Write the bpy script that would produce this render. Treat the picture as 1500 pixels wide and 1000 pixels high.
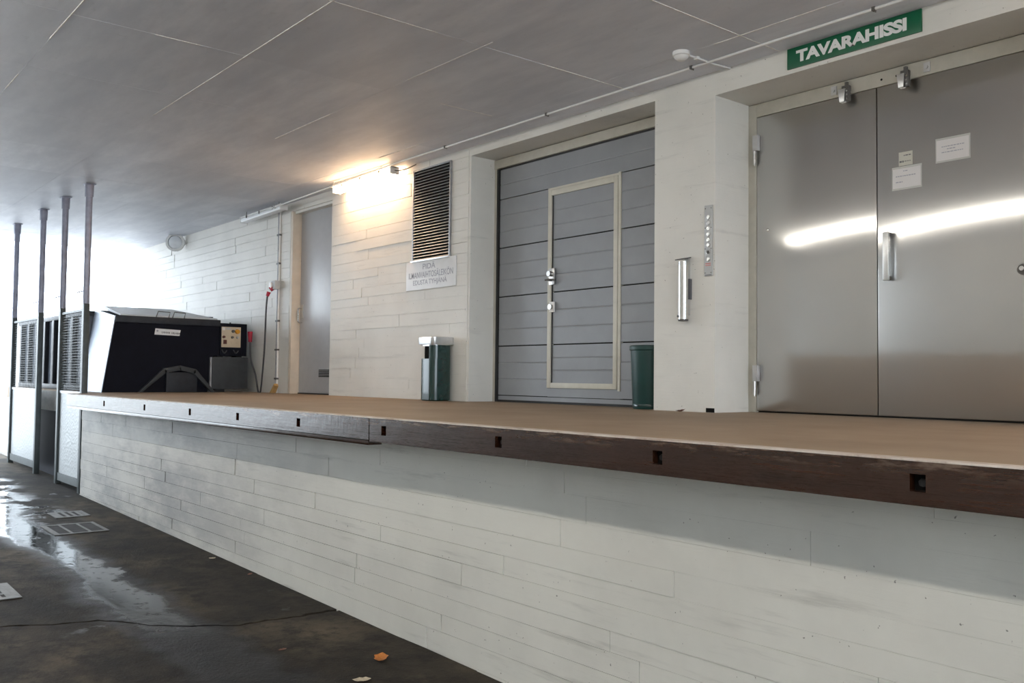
import bpy, bmesh, math, random
from mathutils import Matrix, Vector
random.seed(7)
for o in list(bpy.data.objects): bpy.data.objects.remove(o, do_unlink=True)
scene = bpy.context.scene
COL = scene.collection
H = 1.68            # eye height above the driveway under the camera
ZP = H - 0.25       # top of the loading platform
ZC = H + 2.36       # ceiling
def FZ(x): return -0.016 * x          # driveway rises gently towards the far exit

# ------------------------------------------------------------------ camera
yaw, pit, rol = 0.880778779, 0.0392604445, 0.0107321842
fw = Vector((-math.sin(yaw)*math.cos(pit), math.cos(yaw)*math.cos(pit), math.sin(pit)))
rt = Vector((math.cos(yaw), math.sin(yaw), 0)); up = rt.cross(fw)
r2 = rt*math.cos(rol) + up*math.sin(rol); u2 = -rt*math.sin(rol) + up*math.cos(rol)
cd = bpy.data.cameras.new('camera'); cam = bpy.data.objects.new('camera', cd); COL.objects.link(cam)
cd.sensor_width = 36; cd.lens = 1341.97/1500*36; cd.clip_end = 300; cd.clip_start = 0.05
cam.matrix_world = Matrix(((r2.x, u2.x, -fw.x, 0), (r2.y, u2.y, -fw.y, 0), (r2.z, u2.z, -fw.z, H), (0, 0, 0, 1)))
scene.camera = cam
# ------------------------------------------------------------------ sky, exposure
SKY = 8.0
w = bpy.data.worlds.new('overcast_sky'); scene.world = w; w.use_nodes = True
bg = w.node_tree.nodes['Background']; bg.inputs[0].default_value = (0.80, 0.90, 1.0, 1); bg.inputs[1].default_value = SKY
vs = scene.view_settings
vs.view_transform = 'Standard'; vs.look = 'None'; vs.gamma = 1; vs.exposure = 0.17; vs.use_curve_mapping = False
LAMP = 29.0         # driveway tubes
WARM = 34.0         # warm wall lamps

# ------------------------------------------------------------------ materials
class NT:
    def __init__(s, name):
        s.m = bpy.data.materials.new(name); s.m.use_nodes = True
        s.t = s.m.node_tree; s.n = s.t.nodes; s.b = s.n['Principled BSDF']
        s.pos = s.n.new('ShaderNodeNewGeometry').outputs['Position']
    def link(s, a, b): s.t.links.new(a, b)
    def mapping(s, src=None, scale=(1, 1, 1), loc=(0, 0, 0)):
        q = s.n.new('ShaderNodeMapping'); q.inputs['Scale'].default_value = scale; q.inputs['Location'].default_value = loc
        s.link(src or s.pos, q.inputs[0]); return q.outputs[0]
    def noise(s, scale, detail=4, rough=.6, vec=None, dist=0):
        q = s.n.new('ShaderNodeTexNoise'); q.inputs['Scale'].default_value = scale; q.inputs['Detail'].default_value = detail
        q.inputs['Roughness'].default_value = rough; q.inputs['Distortion'].default_value = dist
        s.link(vec or s.pos, q.inputs['Vector']); return q.outputs['Fac']
    def ramp(s, fac, stops):
        q = s.n.new('ShaderNodeValToRGB'); e = q.color_ramp.elements
        e[0].position, e[0].color = stops[0][0], (*stops[0][1], 1)
        e[1].position, e[1].color = stops[-1][0], (*stops[-1][1], 1)
        for p, c in stops[1:-1]:
            k = e.new(p); k.color = (*c, 1)
        s.link(fac, q.inputs[0]); return q.outputs[0]
    def mrange(s, v, a, b, c=0., d=1.):
        q = s.n.new('ShaderNodeMapRange'); q.interpolation_type = 'SMOOTHSTEP'
        s.link(v, q.inputs[0])
        for i, x in enumerate((a, b, c, d)): q.inputs[i+1].default_value = x
        return q.outputs[0]
    def math(s, op, a, b=None):
        q = s.n.new('ShaderNodeMath'); q.operation = op
        for i, x in enumerate((a, b)):
            if x is None: continue
            if isinstance(x, (int, float)): q.inputs[i].default_value = x
            else: s.link(x, q.inputs[i])
        return q.outputs[0]
    def mix(s, f, a, b):
        q = s.n.new('ShaderNodeMix'); q.data_type = 'RGBA'
        for i, x in ((0, f), (6, a), (7, b)):
            if isinstance(x, (int, float)): q.inputs[i].default_value = x
            elif isinstance(x, tuple): q.inputs[i].default_value = (*x, 1)
            else: s.link(x, q.inputs[i])
        return q.outputs[2]
    def bump(s, h, strength=.3, dist=.01):
        q = s.n.new('ShaderNodeBump'); q.inputs['Strength'].default_value = strength; q.inputs['Distance'].default_value = dist
        s.link(h, q.inputs['Height']); s.link(q.outputs[0], s.b.inputs['Normal'])
    def sep(s):
        q = s.n.new('ShaderNodeSeparateXYZ'); s.link(s.pos, q.inputs[0]); return q.outputs

def simple(name, col, rough=.5, metal=0., var=.12, nscale=9., bump=0., bscale=60., coat=0.):
    t = NT(name); f = t.noise(nscale, 5)
    a = tuple(c*(1-var) for c in col); b = tuple(min(1, c*(1+var)) for c in col)
    t.link(t.ramp(f, [(.3, a), (.7, b)]), t.b.inputs['Base Color'])
    t.b.inputs['Roughness'].default_value = rough; t.b.inputs['Metallic'].default_value = metal
    t.b.inputs['Coat Weight'].default_value = coat
    if bump: t.bump(t.noise(bscale, 4), bump, .004)
    return t.m
def emit(name, col, strength, base=(.9, .9, .9)):
    t = NT(name); t.b.inputs['Base Color'].default_value = (*base, 1)
    t.b.inputs['Emission Color'].default_value = (*col, 1); t.b.inputs['Emission Strength'].default_value = strength
    return t.m

M = {}
def wallpaint(name, hi, lo, grime, dim_far_end=False):
    t = NT(name)
    big = t.noise(.9, 5, .6); streak = t.noise(1., 5, .65, t.mapping(scale=(1.2, 1.2, 14)))
    spots = t.noise(46, 2, .5)
    smudge_dim = t.mrange(t.noise(1., 6, .7, t.mapping(scale=(.8, .8, 2.4))), .36, .66)
    c = t.mix(t.mrange(big, .35, .7), hi, lo)
    c = t.mix(t.math('MULTIPLY', t.mrange(streak, .56, .78), grime), c, tuple(x*.72 for x in lo))
    c = t.mix(t.math('MULTIPLY', t.mrange(spots, .745, .77), .8), c, (.12, .11, .10))
    if dim_far_end: c = t.mix(t.math('MULTIPLY', t.math('ADD', t.math('MULTIPLY', smudge_dim, .6), .25), t.mrange(t.sep()[0], -4.5, -9.5)), c, (.24, .24, .245))  # grime smudges, plus paint darkened to tone down daylight at the far end
    t.link(c, t.b.inputs['Base Color']); t.b.inputs['Roughness'].default_value = .55
    fine = t.noise(70, 4, .6); grain = t.noise(1., 6, .7, t.mapping(scale=(3, 3, 60)))
    t.bump(t.math('ADD', t.math('MULTIPLY', fine, .35), t.math('MULTIPLY', grain, .8)), .22, .008)
    return t.m
M['wall'] = wallpaint('white_painted_concrete', (.74, .725, .675), (.66, .645, .60), .5)
M['dock'] = wallpaint('weathered_white_concrete', (.68, .665, .605), (.585, .57, .52), .75, True)
t = NT('grey_formwork_concrete')
pan = t.n.new('ShaderNodeObjectInfo').outputs['Random']
a = t.noise(1., 6, .65, t.mapping(scale=(.9, 3.2, 1))); b = t.noise(14, 4)
c = t.mix(t.mrange(a, .3, .75), (.66, .68, .745), (.85, .865, .92))
c = t.mix(t.math('MULTIPLY', pan, .5), c, (.60, .62, .68))
c = t.mix(t.math('MULTIPLY', t.mrange(b, .62, .8), .25), c, (.42, .41, .41))
t.link(c, t.b.inputs['Base Color']); t.b.inputs['Roughness'].default_value = .52; t.bump(t.noise(24, 5, .65), .08, .008); M['ceil'] = t.m
M['ridge'] = simple('pale_concrete_fin', (.74, .72, .69), .8, var=.2, nscale=20)
# driveway: worn dark concrete with a wet run along the middle
t = NT('worn_wet_concrete'); X, Y, Z = t.sep()
n1 = t.noise(.8, 8, .65); n2 = t.noise(6, 6, .7); n3 = t.noise(60, 3, .7)
c = t.ramp(n1, [(.32, (.012, .010, .008)), (.5, (.040, .032, .023)), (.66, (.105, .083, .055))])
c = t.mix(t.math('MULTIPLY', t.mrange(n2, .42, .66), .8), c, (.013, .011, .009))
c = t.mix(t.math('MULTIPLY', t.mrange(n3, .66, .74), .6), c, (.11, .10, .085))
wv = t.math('ADD', Y, t.math('MULTIPLY', t.math('SUBTRACT', t.noise(1.3, 4, .6), .5), .55))
d = t.math('ABSOLUTE', t.math('SUBTRACT', wv, 2.06))
run = t.math('MULTIPLY', t.mrange(d, .19, .10), t.mrange(X, -5.3, -6.6))
far = t.math('MULTIPLY', t.mrange(d, .75, .30), t.mrange(X, -9.4, -11.2))
pat = t.mrange(t.noise(3.2, 5, .6), .46, .54)
pud = t.math('MULTIPLY', t.math('MULTIPLY', t.mrange(t.math('ABSOLUTE', t.math('SUBTRACT', Y, 2.25)), .9, .35), t.mrange(X, -5.0, -6.5)), t.mrange(t.noise(2.1, 5, .6), .64, .70))
wet = t.math('MAXIMUM', t.math('MAXIMUM', t.math('MULTIPLY', run, t.mrange(t.noise(9, 4, .6), .30, .46)), pud), t.math('MULTIPLY', far, pat))
damp = t.math('MULTIPLY', t.mrange(d, .36, .16), t.mrange(X, -3.6, -5.0))
outd = t.math('MAXIMUM', t.mrange(X, -17.6, -18.2), t.mrange(X, 7.7, 8.1))  # pale outside ground; the unseen near end is lightened to bounce daylight
c = t.mix(t.math('MULTIPLY', damp, .6), c, (.018, .018, .022))
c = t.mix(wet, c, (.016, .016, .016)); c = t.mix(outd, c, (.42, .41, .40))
t.link(c, t.b.inputs['Base Color'])
t.link(t.math('ADD', .16, t.math('MULTIPLY', wet, .4)), t.b.inputs['Specular IOR Level'])
rg = t.math('SUBTRACT', t.math('SUBTRACT', .80, t.math('MULTIPLY', damp, .36)), t.math('MULTIPLY', wet, .36))
rg = t.math('MULTIPLY', rg, t.math('SUBTRACT', 1.0, t.math('MULTIPLY', wet, .8))); t.link(rg, t.b.inputs['Roughness'])
q = t.n.new('ShaderNodeBump'); q.inputs['Distance'].default_value = .02
t.link(t.math('ADD', n2, t.math('MULTIPLY', n3, .35)), q.inputs['Height'])
t.link(t.math('SUBTRACT', .55, t.math('MULTIPLY', wet, .50)), q.inputs['Strength']); t.link(q.outputs[0], t.b.inputs['Normal']); M['drive'] = t.m
# platform: brown worn floor paint
t = NT('brown_floor_paint'); a = t.noise(1.4, 6, .65); b = t.noise(40, 4, .7); s = t.noise(1., 5, .7, t.mapping(scale=(1.5, 9, 1)))
c = t.ramp(a, [(.3, (.235, .165, .105)), (.7, (.32, .235, .155))])
c = t.mix(t.math('MULTIPLY', t.mrange(s, .55, .8), .5), c, (.20, .145, .10)); c = t.mix(t.mrange(b, .70, .76), c, (.42, .36, .29))
t.link(c, t.b.inputs['Base Color']); t.b.inputs['Roughness'].default_value = .62; t.bump(b, .2, .004); M['plat'] = t.m
t = NT('worn_pale_edge'); a = t.noise(1., 6, .7, t.mapping(scale=(5, 30, 1)))
t.link(t.ramp(a, [(.35, (.30, .22, .17)), (.5, (.50, .44, .39)), (.7, (.60, .55, .50))]), t.b.inputs['Base Color']); t.b.inputs['Roughness'].default_value = .6; M['edge'] = t.m
# brown glossy timber
t = NT('brown_painted_timber'); g1 = t.noise(1., 6, .7, t.mapping(scale=(2.2, 30, 30))); v1 = t.noise(1., 4, .7, t.mapping(scale=(46, 1, 2.5))); b = t.noise(22, 5, .7)
c = t.ramp(g1, [(.3, (.014, .005, .0025)), (.6, (.036, .013, .006)), (.8, (.060, .026, .013))])
c = t.mix(t.math('MULTIPLY', t.mrange(v1, .70, .76), .45), c, (.22, .20, .18))
X, Y, Z = t.sep()
wear = t.math('MULTIPLY', t.mrange(Z, ZP-.055, ZP-.01), t.mrange(t.noise(1., 6, .7, t.mapping(scale=(4, 20, 26))), .46, .66))
c = t.mix(t.math('MULTIPLY', wear, .7), c, (.20, .145, .105))
t.link(c, t.b.inputs['Base Color']); t.link(t.mrange(b, .3, .7, .11, .22), t.b.inputs['Roughness'])
t.b.inputs['Specular IOR Level'].default_value = .6
t.bump(t.math('ADD', t.math('MULTIPLY', g1, .5), t.math('ADD', t.math('MULTIPLY', v1, .30), t.math('MULTIPLY', t.noise(7, 4, .6), 1.0))), .16, .010); M['timber'] = t.m
# brushed stainless
t = NT('brushed_stainless_steel'); sm = t.noise(1.2, 2, .5); wv = t.noise(.9, 2, .4)
t.link(t.ramp(sm, [(.3, (.52, .515, .50)), (.7, (.57, .565, .55))]), t.b.inputs['Base Color'])
t.b.inputs['Metallic'].default_value = 1; t.b.inputs['Roughness'].default_value = .16
t.b.inputs['Anisotropic'].default_value = .96; tv = t.n.new('ShaderNodeCombineXYZ'); tv.inputs[0].default_value = 1; t.link(tv.outputs[0], t.b.inputs['Tangent'])
t.bump(wv, .006, .03)
p2 = t.n.new('ShaderNodeBsdfPrincipled'); p2.inputs['Metallic'].default_value = 1; p2.inputs['Roughness'].default_value = .42
t.link(t.b.inputs['Base Color'].links[0].from_socket, p2.inputs['Base Color'])
mx = t.n.new('ShaderNodeMixShader'); mx.inputs[0].default_value = .3; t.link(t.b.outputs[0], mx.inputs[1]); t.link(p2.outputs[0], mx.inputs[2])
t.link(mx.outputs[0], t.n['Material Output'].inputs['Surface']); M['steel'] = t.m
M['steel2'] = simple('satin_metal', (.62, .62, .61), .28, 1., var=.06)
M['chrome'] = simple('polished_metal', (.75, .75, .74), .15, 1., var=.03)
M['gdoor'] = simple('grey_door_paint', (.27, .285, .305), .42, var=.07, nscale=3, bump=.1)
M['cream'] = simple('cream_frame_paint', (.60, .58, .50), .45, var=.06)
M['greyjamb'] = simple('beige_frame_paint', (.46, .44, .38), .5, var=.08)
M['jamb'] = simple('cream_jamb_paint', (.66, .58, .48), .5, var=.06)
M['pdoor'] = simple('grey_enamel_door', (.45, .46, .48), .32, var=.04)
M['black'] = simple('black_rubber', (.012, .012, .013), .6, var=.2)
M['void'] = simple('dark_recess', (.010, .010, .010), .9)
M['green'] = simple('green_sign_enamel', (.0, .105, .045), .35, var=.05)
M['white'] = simple('white_enamel', (.80, .80, .79), .4, var=.03)
M['signplate'] = simple('white_sign_plate', (.74, .75, .76), .4, var=.03)
M['ink'] = simple('faded_grey_ink', (.36, .37, .42), .6, var=.15, nscale=40)
M['darkink'] = simple('dark_ink', (.10, .10, .11), .6)
M['paper'] = simple('white_paper', (.72, .70, .69), .55, var=.02)
M['paperold'] = simple('yellowed_paper', (.56, .55, .48), .55, var=.03)
M['film'] = simple('clear_tape', (.50, .50, .47), .25, var=.05)
M['bin'] = simple('dark_green_enamel', (.003, .030, .027), .26, var=.1, coat=.3)
M['bin2'] = simple('green_plastic', (.004, .040, .036), .45, var=.1)
M['alu'] = simple('aluminium', (.70, .71, .72), .32, .9, var=.08)
M['btnplate'] = simple('dull_metal_plate', (.50, .51, .51), .5, .2, var=.05)
M['galv'] = simple('galvanised_steel', (.36, .37, .39), .42, .7, var=.2, nscale=14)
M['pole'] = simple('grey_pole_paint', (.29, .30, .38), .4, .2, var=.2)
M['post'] = simple('dark_green_grey_post', (.055, .068, .070), .45, .2, var=.2)
M['tubewhite'] = emit('lit_tube', (1, .945, .85), LAMP)
M['warm'] = emit('warm_diffuser', (1, .64, .36), WARM)
M['warm2'] = emit('dim_warm_diffuser', (1, .60, .32), WARM*.65)
M['coldtube'] = simple('unlit_diffuser', (.82, .85, .88), .3, var=.02)
M['fix'] = simple('fixture_grey', (.50, .50, .50), .5)
M['clip'] = simple('dark_clip', (.10, .095, .09), .5)
M['body'] = simple('black_blue_paint', (.005, .006, .012), .6, var=.2)
M['bodylip'] = simple('dark_grey_paint', (.030, .033, .040), .42, var=.2)
M['pump'] = simple('charcoal_paint', (.045, .050, .055), .45, var=.15)
M['side'] = simple('pale_steel_sheet', (.26, .29, .34), .30, .5, var=.2, nscale=3)
M['cont'] = simple('blue_grey_container', (.12, .135, .165), .38, .1, var=.2, nscale=3)
M['lid'] = simple('pale_lid', (.55, .58, .60), .45, var=.05)
M['panel'] = simple('beige_control_panel', (.56, .47, .34), .45, var=.05)
M['red'] = simple('red_plastic', (.40, .010, .035), .4)
M['orange'] = simple('orange_switch', (.60, .27, .01), .4)
M['bstop'] = simple('brown_button', (.10, .03, .025), .4)
M['cable'] = simple('dark_cable', (.05, .05, .055), .5)
M['wedge'] = simple('raw_wood', (.55, .34, .13), .7, var=.2)
M['iron'] = simple('pale_cast_iron', (.20, .20, .195), .6, .2, var=.25, nscale=20)
M['grit'] = simple('dark_grate_fill', (.045, .045, .047), .95, var=.3)
M['leaf1'] = simple('orange_leaf', (.42, .15, .03), .7, var=.3, nscale=50)
M['leaf2'] = simple('pale_dry_leaf', (.50, .42, .30), .7, var=.3, nscale=50)
M['leaf3'] = simple('brown_leaf', (.17, .075, .05), .8, var=.3, nscale=50)
M['outwall'] = simple('pale_render', (.72, .72, .70), .7, var=.05)
M['pinkprint'] = simple('red_print', (.55, .22, .20), .5)
for k, v in (('body', .12), ('bodylip', .2), ('pump', .25), ('void', .05)): M[k].node_tree.nodes['Principled BSDF'].inputs['Specular IOR Level'].default_value = v
# checkered plate of the fence
t = NT('embossed_plate'); v = t.n.new('ShaderNodeTexVoronoi'); v.inputs['Scale'].default_value = 48; t.link(t.mapping(scale=(1, .01, .55)), v.inputs['Vector'])
t.b.inputs['Base Color'].default_value = (.36, .38, .385, 1); t.b.inputs['Metallic'].default_value = .35; t.b.inputs['Roughness'].default_value = .42
t.bump(v.outputs['Distance'], .5, .008); M['plate'] = t.m

# ------------------------------------------------------------------ mesh helpers
OFF = {}
class MB:
    def __init__(s): s.v = []; s.f = []
    def add(s, vs, fs):
        k = len(s.v); s.v += [tuple(p) for p in vs]; s.f += [tuple(i+k for i in f) for f in fs]; return s
    def box(s, x0, x1, y0, y1, z0, z1):
        x0, x1 = sorted((x0, x1)); y0, y1 = sorted((y0, y1)); z0, z1 = sorted((z0, z1))
        return s.add([(x, y, z) for z in (z0, z1) for x, y in ((x0, y0), (x1, y0), (x1, y1), (x0, y1))],
                     [(3, 2, 1, 0), (4, 5, 6, 7), (0, 1, 5, 4), (1, 2, 6, 5), (2, 3, 7, 6), (3, 0, 4, 7)])
    def prism(s, poly, axis, a, b):
        n = len(poly)
        def P(p, q): return {'x': (q, p[0], p[1]), 'y': (p[0], q, p[1]), 'z': (p[0], p[1], q)}[axis]
        vs = [P(p, a) for p in poly] + [P(p, b) for p in poly]
        fs = [tuple(range(n)), tuple(range(2*n-1, n-1, -1))] + [(i, i+n, (i+1) % n + n, (i+1) % n) for i in range(n)]
        return s.add(vs, fs)
    def rings(s, rings, cap=True, loop=False):
        n = len(rings[0]); m = len(rings); vs = [p for r in rings for p in r]; fs = []
        for i in range(m if loop else m-1):
            j = (i+1) % m
            for k in range(n): fs.append((i*n+k, i*n+(k+1) % n, j*n+(k+1) % n, j*n+k))
        if cap and not loop: fs += [tuple(range(n-1, -1, -1)), tuple(range((m-1)*n, m*n))]
        return s.add(vs, fs)
    def cyl(s, p0, p1, r, r1=None, seg=16):
        p0, p1 = Vector(p0), Vector(p1); d = (p1-p0).normalized(); a = d.orthogonal().normalized(); b = d.cross(a)
        ring = lambda c, q: [c + (a*math.cos(2*math.pi*k/seg) + b*math.sin(2*math.pi*k/seg))*q for k in range(seg)]
        return s.rings([ring(p0, r), ring(p1, r if r1 is None else r1)])
    def lathe(s, c, prof, axis=(0, 0, 1), seg=24):
        d = Vector(axis).normalized(); a = d.orthogonal().normalized(); b = d.cross(a); c = Vector(c)
        return s.rings([[c + d*h + (a*math.cos(2*math.pi*k/seg) + b*math.sin(2*math.pi*k/seg))*r for k in range(seg)] for r, h in prof])
    def tube(s, pts, r, seg=8):
        pts = [Vector(p) for p in pts]; rs = []; a = None
        for i, p in enumerate(pts):
            d = (pts[min(i+1, len(pts)-1)] - pts[max(i-1, 0)]).normalized()
            a = d.orthogonal().normalized() if a is None else (a - d*a.dot(d)).normalized()
            b = d.cross(a)
            rs.append([p + (a*math.cos(2*math.pi*k/seg) + b*math.sin(2*math.pi*k/seg))*r for k in range(seg)])
        return s.rings(rs)
    def build(s, name, m, parent=None, bevel=0, kind=None, label=None, angle=35):
        off = OFF.get(parent.name, Vector()) if parent else Vector()
        me = bpy.data.meshes.new(name); me.from_pydata([Vector(p)-off for p in s.v], [], s.f)
        bm = bmesh.new(); bm.from_mesh(me); bmesh.ops.recalc_face_normals(bm, faces=bm.faces)
        if bevel: bmesh.ops.bevel(bm, geom=[e for e in bm.edges if len(e.link_faces) == 2 and e.calc_face_angle(0) > .6], offset=bevel, segments=2, affect='EDGES', profile=.6)
        bm.to_mesh(me); bm.free()
        me.polygons.foreach_set('use_smooth', [True]*len(me.polygons)); me.set_sharp_from_angle(angle=math.radians(min(angle, 20) if bevel else angle))
        o = bpy.data.objects.new(name, me); COL.objects.link(o); me.materials.append(M[m] if isinstance(m, str) else m)
        if parent: o.parent = parent; OFF[o.name] = off
        if kind: o['kind'] = kind
        if label: o['label'] = label
        return o
def tag(o, label, cat, group=None, kind=None):
    o['label'] = label; o['category'] = cat
    if group: o['group'] = group
    if kind: o['kind'] = kind
    return o
def thing(name, loc, label, cat, group=None, kind=None):
    o = bpy.data.objects.new(name, None); COL.objects.link(o); o.location = loc; o.empty_display_size = .1
    OFF[o.name] = Vector(loc); return tag(o, label, cat, group, kind)
def bez(pts, n=10):
    pts = [Vector(p) for p in pts]; out = []
    for i in range(len(pts)-1):
        p0, p1, p2, p3 = pts[max(i-1, 0)], pts[i], pts[i+1], pts[min(i+2, len(pts)-1)]
        for k in range(n):
            t = k/n
            out.append(.5*((2*p1) + (p2-p0)*t + (2*p0-5*p1+4*p2-p3)*t*t + (-p0+3*p1-3*p2+p3)*t**3))
    return out + [pts[-1]]
def text(name, body, x0, x1, z0, z1, place, m, parent, bold=0., thick=.002, spacing=1.):
    """flat lettering fitted into a rectangle; place(u, v, d) gives the world point"""
    cu = bpy.data.curves.new(name, 'FONT'); cu.body = body; cu.size = 1; cu.offset = bold; cu.align_x = 'CENTER'; cu.space_line = .92; cu.space_character = spacing
    tmp = bpy.data.objects.new(name+'_tmp', cu); COL.objects.link(tmp); dg = bpy.context.evaluated_depsgraph_get()
    me = bpy.data.meshes.new_from_object(tmp.evaluated_get(dg)); bpy.data.objects.remove(tmp, do_unlink=True); bpy.data.curves.remove(cu)
    vs = [v.co.copy() for v in me.vertices]; fs = [tuple(p.vertices) for p in me.polygons]; bpy.data.meshes.remove(me)
    ax, bx = min(v.x for v in vs), max(v.x for v in vs); ay, by = min(v.y for v in vs), max(v.y for v in vs)
    mb = MB(); mb.add([place(x0+(v.x-ax)/(bx-ax)*(x1-x0), z0+(v.y-ay)/(by-ay)*(z1-z0), thick) for v in vs], fs)
    return mb.build(name, m, parent)
UNIT = None
def unit_box():
    global UNIT
    if UNIT is None:
        mb = MB().box(0, 1, 0, 1, 0, 1); o = mb.build('unit', 'wall'); UNIT = o.data; bpy.data.objects.remove(o)
        UNIT.materials.clear()
    return UNIT
UM = {}
def piece(name, m, x0, x1, y0, y1, z0, z1, parent):
    """a cheap box that shares its mesh with all alike pieces"""
    if m not in UM: me = unit_box().copy(); me.materials.append(M[m]); UM[m] = me
    o = bpy.data.objects.new(name, UM[m]); COL.objects.link(o); off = OFF.get(parent.name, Vector())
    o.location = Vector((x0, y0, z0)) - off; o.scale = (x1-x0, y1-y0, z1-z0); o.parent = parent; return o

# ================================================================== THE SETTING
XE = -18.0           # far exit of the passage
YW = 5.6             # face of the back wall
YD = 3.12            # face of the dock wall
YF = 2.85            # front of the timbers
# ---- driveway: two slabs that meet in a ragged crack
crack = [(-6.6, -5), (-6.5, .4), (-6.441, 1.225), (-6.331, 1.432), (-6.276, 1.617), (-6.239, 1.75), (-6.174, 1.814), (-5.947, 1.975), (-5.835, 2.107), (-5.738, 2.245), (-5.63, 2.423), (-5.633, 2.609), (-5.606, 2.788), (-5.608, 2.988), (-5.568, 3.3)]
cr = []
for i in range(len(crack)-1):
    (a0, b0), (a1, b1) = crack[i], crack[i+1]; n = max(2, int((b1-b0)/.05)) if b0 >= .4 else 6
    for k in range(n):
        q = k/n; cr.append((a0+(a1-a0)*q+random.uniform(-.014, .014), b0+(b1-b0)*q))
cr.append(crack[-1])
def slab(xend, side, name):
    mb = MB(); n = len(cr); vs = []
    for x, y in cr:
        xe = x + side*random.uniform(.007, .025)
        vs += [(xe, y, FZ(xe)), (xend, y, FZ(xend)), (xe, y, FZ(xe)-.06), (xend, y, FZ(xend)-.06)]
    fs = []
    for i in range(n-1):
        a, b = i*4, i*4+4
        fs += [(a, a+1, b+1, b), (a+2, b+2, b+3, a+3), (a, b, b+2, a+2), (a+1, a+3, b+3, b+1)]
    fs += [(0, 2, 3, 1), (n*4-4, n*4-3, n*4-1, n*4-2)]
    return mb.add(vs, fs).build(name, 'drive')
f0 = tag(slab(8.0, 1, 'floor'), 'dark worn concrete driveway on the near side of the long crack', 'floor', kind='structure')
f1 = tag(slab(XE, -1, 'floor'), 'dark wet concrete driveway beyond the long crack, with drains', 'floor', kind='structure')
mb = MB(); mb.add([(-XE*0+XE, -5, FZ(XE)-.061), (8, -5, FZ(8)-.061), (8, 3.3, FZ(8)-.061), (XE, 3.3, FZ(XE)-.061), (XE, -5, FZ(XE)-.2), (8, -5, FZ(8)-.2), (8, 3.3, FZ(8)-.2), (XE, 3.3, FZ(XE)-.2)],
                  [(0, 1, 2, 3), (7, 6, 5, 4), (0, 4, 5, 1), (1, 5, 6, 2), (2, 6, 7, 3), (3, 7, 4, 0)])
tag(mb.build('floor', 'grit'), 'dark bed under the driveway slabs, seen in the crack', 'floor', kind='structure')
tag(MB().box(8, 60, -40, 45, -.6, FZ(8)).build('floor', 'drive'), 'unseen pale yard added behind the camera to bounce daylight into the passage', 'ground', kind='structure')  # unseen pale ground, added to send daylight up to the ceiling
tag(MB().box(-70, XE, -40, 45, .1, FZ(XE)).build('floor', 'drive'), 'pale open yard beyond the far exit', 'ground', kind='structure')
# ---- platform
pf = MB().box(-12.05, 7.9, 2.95, YW+.95, ZP-.125, ZP).box(-17.9, -12.05, 3.40, YW+.05, ZP-.19, ZP).build('floor', 'plat')
tag(pf, 'brown painted loading platform running along the white wall', 'platform', kind='structure')
MB().box(-11.70, 7.9, YF+.004, YF+.080, ZP-.004, ZP+.004).build('edge_strip', 'edge', pf, bevel=.002, label='pale worn edge of the platform')
MB().box(-17.2, -12.05, 3.34, 3.40, ZP-.30, ZP-.02).build('edge_beam', 'dock', pf)
MB().box(-17.2, -12.05, 3.42, 3.47, 0, ZP-.19).build('dark_sheet', 'body', pf, label='dark sheet under the far end of the platform')  # dark sheet filling the see-through gap below the platform
# ---- dock wall with the marks of its formwork boards
dw = MB().add([(-12.05, YD, FZ(-12.05)-.1), (7.9, YD, FZ(7.9)-.1), (7.9, YD, ZP-.125), (-12.05, YD, ZP-.125), (-12.05, YD+.2, FZ(-12.05)-.1), (7.9, YD+.2, FZ(7.9)-.1), (7.9, YD+.2, ZP-.125), (-12.05, YD+.2, ZP-.125)],
              [(0, 1, 2, 3), (7, 6, 5, 4), (0, 4, 5, 1), (1, 5, 6, 2), (2, 6, 7, 3), (3, 7, 4, 0)]).build('wall_dock', 'dock')
tag(dw, 'low white board-marked concrete wall under the platform edge', 'wall', kind='structure')
def boards(parent, m, x0, x1, z0, z1, y, hrow, lmin, lmax, quiet=lambda x: 1., floor_clip=False):
    z = z0; row = 0
    while z < z1-.03:
        h = hrow*random.uniform(.85, 1.2); zt = min(z+h, z1)
        if z1-zt < .04: zt = z1
        x = x0 - random.uniform(0, lmin) if False else x0
        x = x0; first = True
        while x < x1-.05:
            L = random.uniform(lmin, lmax)*(random.uniform(.3, 1) if first else 1)*(.7 if floor_clip and x < -7.5 else 1); first = False
            xt = x+L
            if x1-xt < .25: xt = x1
            q = quiet(.5*(x+xt)); d = random.uniform(.0015, .0085)*q + .0012
            zb = z
            if not (floor_clip and zt < FZ(x)+.01):
                if floor_clip: zb = max(z, FZ(xt)-.02)
                g = .0034*q
                piece('board_mark', m, x+g*.5, xt-g*.5, y-d, y+.001, zb+g*.5, zt-g*.5, parent)
            x = xt
        z = zt; row += 1
boards(dw, 'dock', -12.05, 1.2, -.02, ZP-.125, YD, .112, 1.0, 2.7, lambda x: 1.15 if x < -7 else max(.32, 1.1-(x+7)*.15), True)
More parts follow.
